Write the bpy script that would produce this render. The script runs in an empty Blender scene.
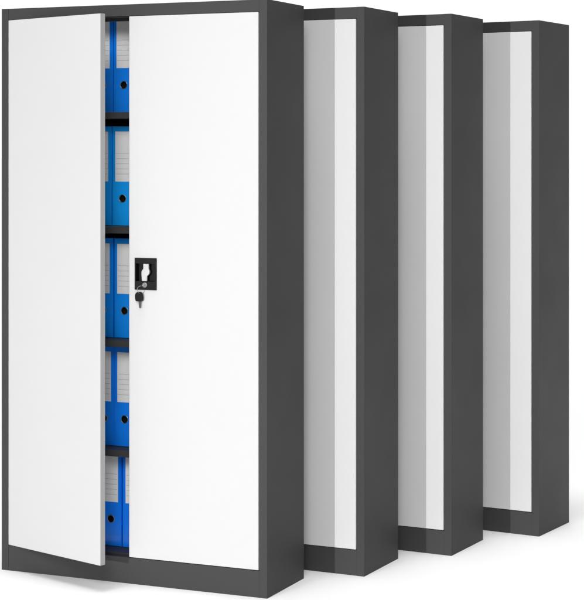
import bpy, bmesh, math
from mathutils import Vector, Matrix

S = bpy.context.scene
COL = S.collection
PI = math.pi

# ------------------------------------------------------------------ materials
def mat(name, rgb, rough=.5, spec=.5, metal=0.0, bump=0.0, bscale=900.0, var=0.0, vscale=3.0,
        coat=0.0, dirt=0.0):
    m = bpy.data.materials.new(name); m.use_nodes = True
    nt = m.node_tree; N = nt.nodes; L = nt.links
    b = N['Principled BSDF']
    b.inputs['Base Color'].default_value = (*rgb, 1)
    b.inputs['Roughness'].default_value = rough
    b.inputs['Specular IOR Level'].default_value = spec
    b.inputs['Metallic'].default_value = metal
    b.inputs['Coat Weight'].default_value = coat
    tc = N.new('ShaderNodeTexCoord')
    if var:
        n = N.new('ShaderNodeTexNoise'); n.inputs['Scale'].default_value = vscale
        n.inputs['Detail'].default_value = 6
        L.new(tc.outputs['Object'], n.inputs['Vector'])
        mr = N.new('ShaderNodeMapRange')
        mr.inputs['From Min'].default_value = .3; mr.inputs['From Max'].default_value = .7
        mr.inputs['To Min'].default_value = 1 - var; mr.inputs['To Max'].default_value = 1 + var
        L.new(n.outputs['Fac'], mr.inputs['Value'])
        mx = N.new('ShaderNodeVectorMath'); mx.operation = 'SCALE'
        mx.inputs[0].default_value = rgb
        L.new(mr.outputs['Result'], mx.inputs['Scale'])
        L.new(mx.outputs['Vector'], b.inputs['Base Color'])
        m2 = N.new('ShaderNodeMapRange')
        m2.inputs['From Min'].default_value = .3; m2.inputs['From Max'].default_value = .7
        m2.inputs['To Min'].default_value = rough * .9; m2.inputs['To Max'].default_value = rough * 1.1
        L.new(n.outputs['Fac'], m2.inputs['Value']); L.new(m2.outputs['Result'], b.inputs['Roughness'])
    if bump:
        n = N.new('ShaderNodeTexNoise'); n.inputs['Scale'].default_value = bscale
        n.inputs['Detail'].default_value = 2
        L.new(tc.outputs['Object'], n.inputs['Vector'])
        bp = N.new('ShaderNodeBump'); bp.inputs['Strength'].default_value = bump
        bp.inputs['Distance'].default_value = .0004
        L.new(n.outputs['Fac'], bp.inputs['Height']); L.new(bp.outputs['Normal'], b.inputs['Normal'])
    return m

M_GREY = mat('dark_grey_powder_coat', (.043, .043, .044), .55, .25, bump=.25, var=.02)
M_WHITE = mat('white_powder_coat', (.60, .60, .60), .5, .25, bump=.2, var=.006)
M_EDGE_SHADE = mat('door_edge_shade_grey', (.36, .36, .36), .6, .2)  # shade on the white doors' free edges, put into a grey colour
M_BLACK = mat('black_plastic', (.006, .006, .0065), .5, .18, bump=.3, bscale=500)
M_SILVER = mat('satin_metal', (.56, .56, .56), .45, .4, metal=.15)
M_CHROME = mat('chrome', (.36, .36, .36), .3, .5, metal=1)
M_LABEL = mat('label_card', (.90, .89, .88), .6, .3, var=.015, vscale=30)
M_RULE = mat('label_rule', (.42, .42, .43), .6, .2)
M_PAPER = mat('paper_edges', (.74, .72, .68), .8, .2, var=.05, vscale=60)
M_FLOOR = mat('white_studio_floor', (.93, .93, .93), .75, .1)
BLUES = [mat('blue_binder_board', c, .34, .5, bump=.35, bscale=700, var=.04, vscale=9, coat=.15) for c in
         ((.001, .25, .97), (.001, .36, .97), (.001, .29, .97), (.001, .23, .97), (.001, .21, .97))]

# ------------------------------------------------------------------ mesh helpers
def box(bm, x0, x1, y0, y1, z0, z1, bev=0.0, seg=2, mi=0):
    t = bmesh.new()
    r = bmesh.ops.create_cube(t, size=1)
    for v in t.verts:
        v.co = Vector((x0 + (v.co.x + .5) * (x1 - x0), y0 + (v.co.y + .5) * (y1 - y0), z0 + (v.co.z + .5) * (z1 - z0)))
    if bev:
        bmesh.ops.bevel(t, geom=list(t.edges), offset=bev, segments=seg, profile=.5, affect='EDGES', clamp_overlap=True)
    merge(bm, t, mi)

def merge(bm, t, mi=0, mtx=None):
    if mtx is not None: t.transform(mtx)
    idx = {}
    for v in t.verts: idx[v] = bm.verts.new(v.co)
    for f in t.faces:
        try:
            g = bm.faces.new([idx[v] for v in f.verts]); g.material_index = mi; g.smooth = f.smooth
        except ValueError: pass
    t.free()

def prism(bm, pts, a0, a1, axis='Z', bev=0.0, bev_pts=(), seg=3, mi=0):
    """closed outline extruded along an axis. axis Z: pts are (x,y); Y: pts are (x,z)."""
    t = bmesh.new()
    def P(p, a): return (p[0], p[1], a) if axis == 'Z' else (p[0], a, p[1])
    lo = [t.verts.new(P(p, a0)) for p in pts]; hi = [t.verts.new(P(p, a1)) for p in pts]
    n = len(pts)
    t.faces.new(lo); t.faces.new(hi[::-1])
    for i in range(n): t.faces.new((lo[i], hi[i], hi[(i + 1) % n], lo[(i + 1) % n]))
    bmesh.ops.recalc_face_normals(t, faces=t.faces)
    if bev:
        if bev_pts: es = [e for e in t.edges if any({e.verts[0], e.verts[1]} == {lo[i], hi[i]} for i in bev_pts)]
        else: es = list(t.edges)
        bmesh.ops.bevel(t, geom=es, offset=bev, segments=seg, profile=.5, affect='EDGES', clamp_overlap=True)
    merge(bm, t, mi)

def slab_round_hole(bm, x0, x1, z0, z1, y0, y1, cx, cz, r, n=48, mi=0):
    angs = [2 * PI * i / n for i in range(n)]
    outer = []
    for a in angs:
        dx, dz = math.cos(a), math.sin(a); ks = []
        if dx > 1e-9: ks.append((x1 - cx) / dx)
        if dx < -1e-9: ks.append((x0 - cx) / dx)
        if dz > 1e-9: ks.append((z1 - cz) / dz)
        if dz < -1e-9: ks.append((z0 - cz) / dz)
        k = min(ks); outer.append([cx + dx * k, cz + dz * k])
    for c in ((x0, z0), (x1, z0), (x1, z1), (x0, z1)):
        a = math.atan2(c[1] - cz, c[0] - cx) % (2 * PI)
        i = min(range(n), key=lambda j: min(abs(angs[j] - a), 2 * PI - abs(angs[j] - a))); outer[i] = list(c)
    inner = [(cx + r * math.cos(a), cz + r * math.sin(a)) for a in angs]
    V = {}
    for k, y in (('f', y0), ('b', y1)):
        V['o' + k] = [bm.verts.new((p[0], y, p[1])) for p in outer]
        V['i' + k] = [bm.verts.new((p[0], y, p[1])) for p in inner]
    for i in range(n):
        j = (i + 1) % n
        for q in ((V['of'][i], V['of'][j], V['if'][j], V['if'][i]), (V['ob'][i], V['ib'][i], V['ib'][j], V['ob'][j]),
                  (V['of'][i], V['ob'][i], V['ob'][j], V['of'][j]), (V['if'][i], V['if'][j], V['ib'][j], V['ib'][i])):
            f = bm.faces.new(q); f.material_index = mi

def slab_rect_hole(bm, x0, x1, z0, z1, y0, y1, hx0, hx1, hz0, hz1, bev=.0015):
    t = bmesh.new()
    xs = [x0, hx0, hx1, x1]; zs = [z0, hz0, hz1, z1]
    F = [[t.verts.new((x, y0, z)) for z in zs] for x in xs]; B = [[t.verts.new((x, y1, z)) for z in zs] for x in xs]
    for i in range(3):
        for j in range(3):
            if i == 1 and j == 1: continue
            t.faces.new((F[i][j], F[i + 1][j], F[i + 1][j + 1], F[i][j + 1]))
            t.faces.new((B[i][j], B[i][j + 1], B[i + 1][j + 1], B[i + 1][j]))
    for i in range(3):
        t.faces.new((F[i][0], B[i][0], B[i + 1][0], F[i + 1][0])); t.faces.new((F[i][3], F[i + 1][3], B[i + 1][3], B[i][3]))
        t.faces.new((F[0][i], F[0][i + 1], B[0][i + 1], B[0][i])); t.faces.new((F[3][i], B[3][i], B[3][i + 1], F[3][i + 1]))
    t.faces.new((F[1][1], F[2][1], B[2][1], B[1][1])); t.faces.new((F[1][2], B[1][2], B[2][2], F[2][2]))
    t.faces.new((F[1][1], B[1][1], B[1][2], F[1][2])); t.faces.new((F[2][1], F[2][2], B[2][2], B[2][1]))
    bmesh.ops.recalc_face_normals(t, faces=t.faces)
    def on(v): return (abs(v.co.x - x0) < 1e-6) or (abs(v.co.x - x1) < 1e-6) or (abs(v.co.z - z0) < 1e-6) or (abs(v.co.z - z1) < 1e-6)
    es = [e for e in t.edges if on(e.verts[0]) and on(e.verts[1]) and len(e.link_faces) == 2 and e.calc_face_angle(0) > 1]
    bmesh.ops.bevel(t, geom=es, offset=bev, segments=3, profile=.5, affect='EDGES')
    merge(bm, t)

def revolve_ring(bm, c, R, r, axis='Y', n=40, m=10, mi=0, tilt=None):
    t = bmesh.new(); vs = []
    for i in range(n):
        a = 2 * PI * i / n; row = []
        for j in range(m):
            b = 2 * PI * j / m; d = R + r * math.cos(b)
            row.append(t.verts.new((d * math.cos(a), r * math.sin(b), d * math.sin(a))))
        vs.append(row)
    for i in range(n):
        for j in range(m):
            f = t.faces.new((vs[i][j], vs[(i + 1) % n][j], vs[(i + 1) % n][(j + 1) % m], vs[i][(j + 1) % m])); f.smooth = True
    bmesh.ops.recalc_face_normals(t, faces=t.faces)
    merge(bm, t, mi, Matrix.Translation(c) @ (tilt if tilt is not None else Matrix()))

def cyl(bm, c, r, y0, y1, n=40, bev=.0006, mi=0, mtx=None):
    t = bmesh.new()
    pts = [(c[0] + r * math.cos(2 * PI * i / n), c[1] + r * math.sin(2 * PI * i / n)) for i in range(n)]
    lo = [t.verts.new((p[0], y0, p[1])) for p in pts]; hi = [t.verts.new((p[0], y1, p[1])) for p in pts]
    a = t.faces.new(lo); b = t.faces.new(hi[::-1])
    for i in range(n): t.faces.new((lo[i], hi[i], hi[(i + 1) % n], lo[(i + 1) % n])).smooth = True
    bmesh.ops.recalc_face_normals(t, faces=t.faces)
    if bev: bmesh.ops.bevel(t, geom=list(a.edges), offset=bev, segments=3, profile=.5, affect='EDGES')
    merge(bm, t, mi, mtx)

def obj(name, bm, mats, parent=None, kind=None, label=None, loc=(0, 0, 0), rz=0, autosmooth=False):
    bmesh.ops.recalc_face_normals(bm, faces=bm.faces)
    me = bpy.data.meshes.new(name); bm.to_mesh(me); bm.free()
    for m in (mats if isinstance(mats, (list, tuple)) else [mats]): me.materials.append(m)
    o = bpy.data.objects.new(name, me); COL.objects.link(o)
    o.location = loc; o.rotation_euler = (0, 0, rz)
    if parent: o.parent = parent
    if kind: o['kind'] = kind
    if label: o['label'] = label
    return o

def thing(name, label, cat, loc=(0, 0, 0), rz=0, group=None):
    o = bpy.data.objects.new(name, None); COL.objects.link(o)
    o.empty_display_size = .1
    o.location = loc; o.rotation_euler = (0, 0, rz); o['label'] = label; o['category'] = cat
    if group: o['group'] = group
    return o

def copy_tree(o, parent=None):
    c = o.copy(); COL.objects.link(c)
    if parent: c.parent = parent
    for ch in list(o.children): copy_tree(ch, c)
    return c

# ------------------------------------------------------------------ cabinet
W, D, H = .9627, .287, 1.85
XR = W / 2                      # local x of the right outer face; photo offsets 'a' are measured from there
ST = .0265                      # width of the front flange
RAIL = 1.8125; PL = .083        # underside of top rail, top of plinth
def A(a): return XR + a

def make_cabinet(label):
    t = thing('filing_cabinet', label, 'cabinet', group='tall two-door steel cabinets standing in a staggered row')
    for s in (1, -1):
        bm = bmesh.new()       # folded side sheet: side wall + front flange + inward return
        pts = [(XR, 0), (XR, D), (XR - .0012, D), (XR - .0012, .0012), (XR - ST + .0012, .0012), (XR - ST + .0012, .026),
               (XR - ST, .026), (XR - ST, 0)]
        pts = [(s * p[0], p[1]) for p in pts]
        prism(bm, pts, 0, H, 'Z', bev=.0016, bev_pts=(0,), seg=4)
        obj('side_panel', bm, M_GREY, t)
    xi = XR - ST - .0002
    bm = bmesh.new()
    box(bm, -xi, xi, .0002, .0135, RAIL, H - .0002, .0008)
    obj('top_rail', bm, M_GREY, t)
    bm = bmesh.new(); box(bm, -xi - .02, xi + .02, .034, .046, 1.7995, 1.8355, .001)
    obj('inner_header', bm, M_GREY, t)
    bm = bmesh.new(); box(bm, -XR + .0014, XR - .0014, .0145, D - .002, 1.8365, H - .0004, .0005)
    obj('top_panel', bm, M_GREY, t)
    bm = bmesh.new(); box(bm, -xi, xi, .0002, .0135, 0, PL, .0008)
    obj('plinth', bm, M_GREY, t)
    bm = bmesh.new(); box(bm, -XR + .0014, XR - .0014, D - .0018, D - .0004, .002, 1.836, 0)
    obj('back_panel', bm, M_GREY, t)
    bm = bmesh.new(); box(bm, -xi + .002, xi - .002, .027, D - .003, .0705, .0895, .0015)
    obj('floor_panel', bm, M_GREY, t)
    for z in SHELF:
        bm = bmesh.new(); box(bm, -XR + .002, XR - .002, .0305, D - .003, z - .0215, z, .0018)
        obj('shelf', bm, M_GREY, t)
    # right door, closed, with its lock
    a0, a1 = A(-.4838), A(-.0298)
    dz0, dz1 = .0850, 1.8112
    hx0, hx1, hz0, hz1 = A(-.4585), A(-.3885), .9450, 1.0360
    bm = bmesh.new()
    slab_rect_hole(bm, a0, a1, dz0, dz1, -.0005, .0200, hx0, hx1, hz0, hz1)
    dr = obj('door', bm, M_WHITE, t)
    # black recessed handle plate
    bm = bmesh.new()
    px0, px1, pz0, pz1 = A(-.4625), A(-.3835), .9395, 1.0415
    rx0, rx1, rz0, rz1 = A(-.4575), A(-.3905), .9665, 1.0235
    slab_rect_hole(bm, px0, px1, pz0, pz1, -.0045, -.0006, rx0, rx1, rz0, rz1, bev=.0018)
    # cup walls and floor
    y1 = .014
    box(bm, rx0 - .0008, rx0, -.0006, y1, rz0 - .0008, rz1 + .0008); box(bm, rx1, rx1 + .0008, -.0006, y1, rz0 - .0008, rz1 + .0008)
    box(bm, rx0, rx1, -.0006, y1, rz0 - .0008, rz0); box(bm, rx0, rx1, -.0006, y1, rz1, rz1 + .0008)
    box(bm, rx0 - .0008, rx1 + .0008, y1, y1 + .001, rz0 - .0008, rz1 + .0008)
    hp = obj('handle_plate', bm, M_BLACK, dr)
    bm = bmesh.new()
    g = [(-.4317, 1.0226), (-.4130, 1.0226), (-.4130, 1.0072), (-.4098, .9990), (-.4105, .9930), (-.4125, .9890), (-.4189, .9832), (-.4192, .9675),
         (-.4367, .9675), (-.4385, .9915), (-.4378, .9985), (-.4355, 1.0025), (-.4317, 1.0067)]
    prism(bm, [(A(p[0]), p[1]) for p in g], -.0025, .0045, 'Y', bev=.0009, seg=3)
    obj('handle_grip', bm, M_SILVER, dr)
    bm = bmesh.new()
    lc = (A(-.4256), .9555)
    revolve_ring(bm, (lc[0], -.0047, lc[1]), .0076, .0010, n=36)
    cyl(bm, lc, .0066, -.0064, -.0040)
    box(bm, lc[0] - .0045, lc[0] + .0045, -.0074, -.0062, lc[1] - .0008, lc[1] + .0008, .0003)
    obj('lock_cylinder', bm, M_CHROME, dr)
    bm = bmesh.new(); box(bm, a0 - .0008, a0 - .0001, .0015, .018, dz0 + .002, dz1 - .002)  # added thin strip, its grey is the shade on the door edge
    obj('edge_shade', bm, M_EDGE_SHADE, dr)
    # left door, hung from the left stile
    lw = .4515
    bm = bmesh.new()
    box(bm, 0, lw, -.0005, .0200, dz0, dz1, .0015, 3)
    # folded inner stiffener on the back of the door
    box(bm, .03, lw - .03, .0202, .0235, dz0 + .04, dz1 - .04, .001)
    dl = obj('door', bm, M_WHITE, t, loc=(-XR + ST + .0006, .0, 0))
    bm = bmesh.new(); box(bm, lw + .0001, lw + .0008, .0010, .0195, dz0 + .0010, dz1 - .0010)  # same added strip, painted with the free edge's shade
    obj('edge_shade', bm, M_EDGE_SHADE, dl)
    return t, dr, dl

SHELF = (1.507, 1.137, .771, .4175)
PLACE = [(-.0744, 5.5397, .4123), (.2368, 5.8269, .4526), (.5464, 6.1251, .4881), (.8876, 6.4330, .5325)]
LAB = ['frontmost dark grey cabinet with white doors, left door ajar on blue binders',
       'closed grey cabinet with white door, directly behind the one with the open door',
       'closed grey cabinet with white door, between the second cabinet and the rearmost one',
       'rearmost closed grey cabinet with white door, farthest right and smallest of the row']
def world_from(i, a, v, z=0):
    x, y, yw = PLACE[i]; c, s = math.cos(yw), math.sin(yw)
    return Vector((x + a * c + v * s, y - a * s + v * c, z))

first, door_r, door_l = make_cabinet(LAB[0])
for i in range(4):
    o = first if i == 0 else copy_tree(first)
    p = world_from(i, -XR, 0); o.location = p; o.rotation_euler = (0, 0, -PLACE[i][2]); o['label'] = LAB[i]
door_l.rotation_euler = (0, 0, -math.radians(18.6))
door_l['label'] = 'white door standing ajar'

# ------------------------------------------------------------------ binders
BH, BW, BD = .3255, .0765, .150
def make_binder(m, label):
    t = thing('binder', label, 'binder', group='blue lever arch binders on the cabinet shelves')
    hw = BW / 2; hz = .089
    bm = bmesh.new()
    slab_round_hole(bm, -hw + .0022, hw - .0022, .0015, BH - .001, 0, .0022, 0, hz, .0118)
    obj('spine', bm, m, t)
    for s in (-1, 1):
        bm = bmesh.new()
        box(bm, min(s * hw, s * (hw - .0024)), max(s * hw, s * (hw - .0024)), .0012, BD, .0, BH, .0010, 3)
        obj('cover_board', bm, m, t)
    bm = bmesh.new(); box(bm, -hw + .006, hw - .010, .020, BD - .008, .006, BH - .018, .001)
    obj('paper_block', bm, M_PAPER, t)
    bm = bmesh.new(); revolve_ring(bm, (0, -.0002, hz), .0124, .0013, n=48)
    t2 = bmesh.new()                      # added black cup inside the ring, stands in for the hole's shade
    cyl(t2, (0, hz), .0116, .0008, .0120, bev=0)
    for fc in [q for q in t2.faces if len(q.verts) > 4 and q.calc_center_median().y < .005]: t2.faces.remove(fc)
    merge(bm, t2, 1)
    obj('finger_ring', bm, [M_CHROME, M_BLACK], t)
    bm = bmesh.new()
    lz0, lz1, lw = .1445, .3075, .0265
    box(bm, -lw, lw, -.0008, -.0001, lz0, lz1)
    for z in (.236, .219, .2025, .186, .169):
        box(bm, -lw + .003, lw - .003, -.0010, -.0006, z - .0005, z + .0005, mi=1)
    obj('spine_label', bm, [M_LABEL, M_RULE], t)
    return t
BV = .098
rows = [(-.6500, -.5698, 1.5072, 'on the topmost shelf level'), (-.6555, -.5742, 1.1372, 'on the second level from the top'), (-.6500, -.5672, .7712, 'on the middle level'),
        (-.6450, -.5668, .4177, 'one level above the lowest'), (-.6187, -.5360, .0897, 'on the lowest level')]
for k, (al, ar, z, nm) in enumerate(rows):
    proto = None
    for a, side, tint in ((ar, 'right', 0), (al, 'left', 0)):
        lab = 'blue binder with white label %s, nearer the %s door' % (nm, 'closed' if side == 'right' else 'ajar')
        if proto is None: proto = make_binder(BLUES[k], lab); o = proto
        else: o = copy_tree(proto); o['label'] = lab
        o.location = world_from(0, a + .0120, BV + (.002 if side == 'left' else 0), z)
        o.rotation_euler = (0, 0, -PLACE[0][2] + (.012 if side == 'left' else 0))

# ------------------------------------------------------------------ key hanging from the lock
kt = thing('key', 'small black-headed key dangling on a ring from the lock of the frontmost cabinet', 'key',
           world_from(0, -.4256, -.0085, .9555), -PLACE[0][2])
bm = bmesh.new()
kc = (-.0175, -.0370)      # centre of the bow relative to the lock
def rot(p, a=-.16):
    return (kc[0] + p[0] * math.cos(a) - p[1] * math.sin(a), kc[1] + p[0] * math.sin(a) + p[1] * math.cos(a))
R_ = lambda L: [rot(p, .10) for p in L]
bow = [(-.0125, -.0135), (-.0142, -.004), (-.0140, .0045), (-.0105, .0115), (-.004, .0150), (.004, .0150), (.0105, .0115), (.0140, .0045),
       (.0142, -.004), (.0125, -.0135), (.0070, -.0150), (-.0070, -.0150)]
prism(bm, R_(bow), -.0035, .0035, 'Y', bev=.0012, seg=3)
obj('key_bow', bm, M_BLACK, kt)
bm = bmesh.new()
bl = [(-.0036, -.0152), (-.0036, -.0330), (-.0020, -.0365), (.0010, -.0372), (.0022, -.0350), (.0016, -.0325), (.0034, -.0300), (.0022, -.0270),
      (.0036, -.0240), (.0036, -.0152)]
prism(bm, R_(bl), -.0012, .0012, 'Y', bev=.0003, seg=2)
obj('key_blade', bm, mat('dark_steel', (.10, .10, .10), .35, .5, metal=.8), kt)
bm = bmesh.new()
revolve_ring(bm, (-.0105, -.0008, -.0150), (.0122), .0006, n=48, tilt=Matrix.Rotation(math.radians(8), 4, 'X') @ Matrix.Rotation(math.radians(38), 4, 'Z'))
obj('key_ring', bm, M_CHROME, kt)
bm = bmesh.new()
cyl(bm, (0, 0), .0032, -.0035, .0005, n=24)
obj('key_shank', bm, M_CHROME, kt)

# ------------------------------------------------------------------ floor
bm = bmesh.new(); R = 400
f = bm.faces.new([bm.verts.new(p) for p in ((-R, -R, 0), (R, -R, 0), (R, R, 0), (-R, R, 0))])
obj('floor', bm, M_FLOOR, None, kind='structure')

# ------------------------------------------------------------------ studio light
w = bpy.data.worlds.new('World'); S.world = w; w.use_nodes = True
nt = w.node_tree; N = nt.nodes; L = nt.links
bg = N['Background']; tc = N.new('ShaderNodeTexCoord')
def lobe(d, lo, hi, gain):
    dp = N.new('ShaderNodeVectorMath'); dp.operation = 'DOT_PRODUCT'
    L.new(tc.outputs['Generated'], dp.inputs[0]); dp.inputs[1].default_value = Vector(d).normalized()
    mr = N.new('ShaderNodeMapRange'); mr.interpolation_type = 'SMOOTHSTEP'
    for k, v in (('From Min', lo), ('From Max', hi), ('To Min', 0), ('To Max', gain)): mr.inputs[k].default_value = v
    L.new(dp.outputs['Value'], mr.inputs['Value']); return mr.outputs['Result']
def add(a, b):
    m = N.new('ShaderNodeMath'); m.operation = 'ADD'; L.new(a, m.inputs[0])
    if isinstance(b, float): m.inputs[1].default_value = b
    else: L.new(b, m.inputs[1])
    return m.outputs[0]
BASE = .0
LOBES = [((.10, 1, .0), .62, .86, 1.08),         # white backdrop behind the cabinets
         ((.02, -.03, 1), .955, .995, 11.0),   # overhead softbox
         ((-.15, -.225, 1), .990, .9985, 18),  # tighter overhead lamp, same side as the key
         ((-.02, -1, .58), .975, .995, 18.0)]  # raised soft fill from beside the camera
tot = None
for l in LOBES:
    v = lobe(*l); tot = add(v, BASE) if tot is None else add(tot, v)
cb = N.new('ShaderNodeCombineColor')
for k in ('Red', 'Green', 'Blue'): L.new(tot, cb.inputs[k])
L.new(cb.outputs['Color'], bg.inputs['Color']); bg.inputs['Strength'].default_value = 1.0

# key lamp: a small hard light to the left of the camera
KD = 13.0; AZ = math.radians(33.6); c0 = Vector((.25, 5.85, .9))
kl = bpy.data.lights.new('key_lamp', 'SPOT'); kl.energy = 3520; kl.shadow_soft_size = .035
kl.spot_size = math.radians(37); kl.spot_blend = 1
ko = bpy.data.objects.new('key_lamp', kl); COL.objects.link(ko)
ko.location = c0 + Vector((-math.sin(AZ) * KD, -math.cos(AZ) * KD, .95))
ko.rotation_euler = (c0 + Vector((1.15, -.75, 0)) - ko.location).to_track_quat('-Z', 'Y').to_euler()

# ------------------------------------------------------------------ camera
cd = bpy.data.cameras.new('camera'); co = bpy.data.objects.new('camera', cd); COL.objects.link(co)
co.location = (0, 0, 1.3798); co.rotation_euler = (PI / 2, 0, 0)
cd.sensor_fit = 'HORIZONTAL'; cd.sensor_width = 36; cd.lens = 36 * 1795.34 / 584
cd.shift_x = (292 - 291.28) / 584; cd.shift_y = -(300 - 151.5) / 584
cd.clip_start = .05; cd.clip_end = 2000
S.camera = co
S.view_settings.view_transform = 'Standard'; S.view_settings.look = 'None'
S.view_settings.exposure = 0; S.view_settings.gamma = 1
S.render.engine = 'CYCLES'
S.cycles.max_bounces = 10; S.cycles.diffuse_bounces = 5
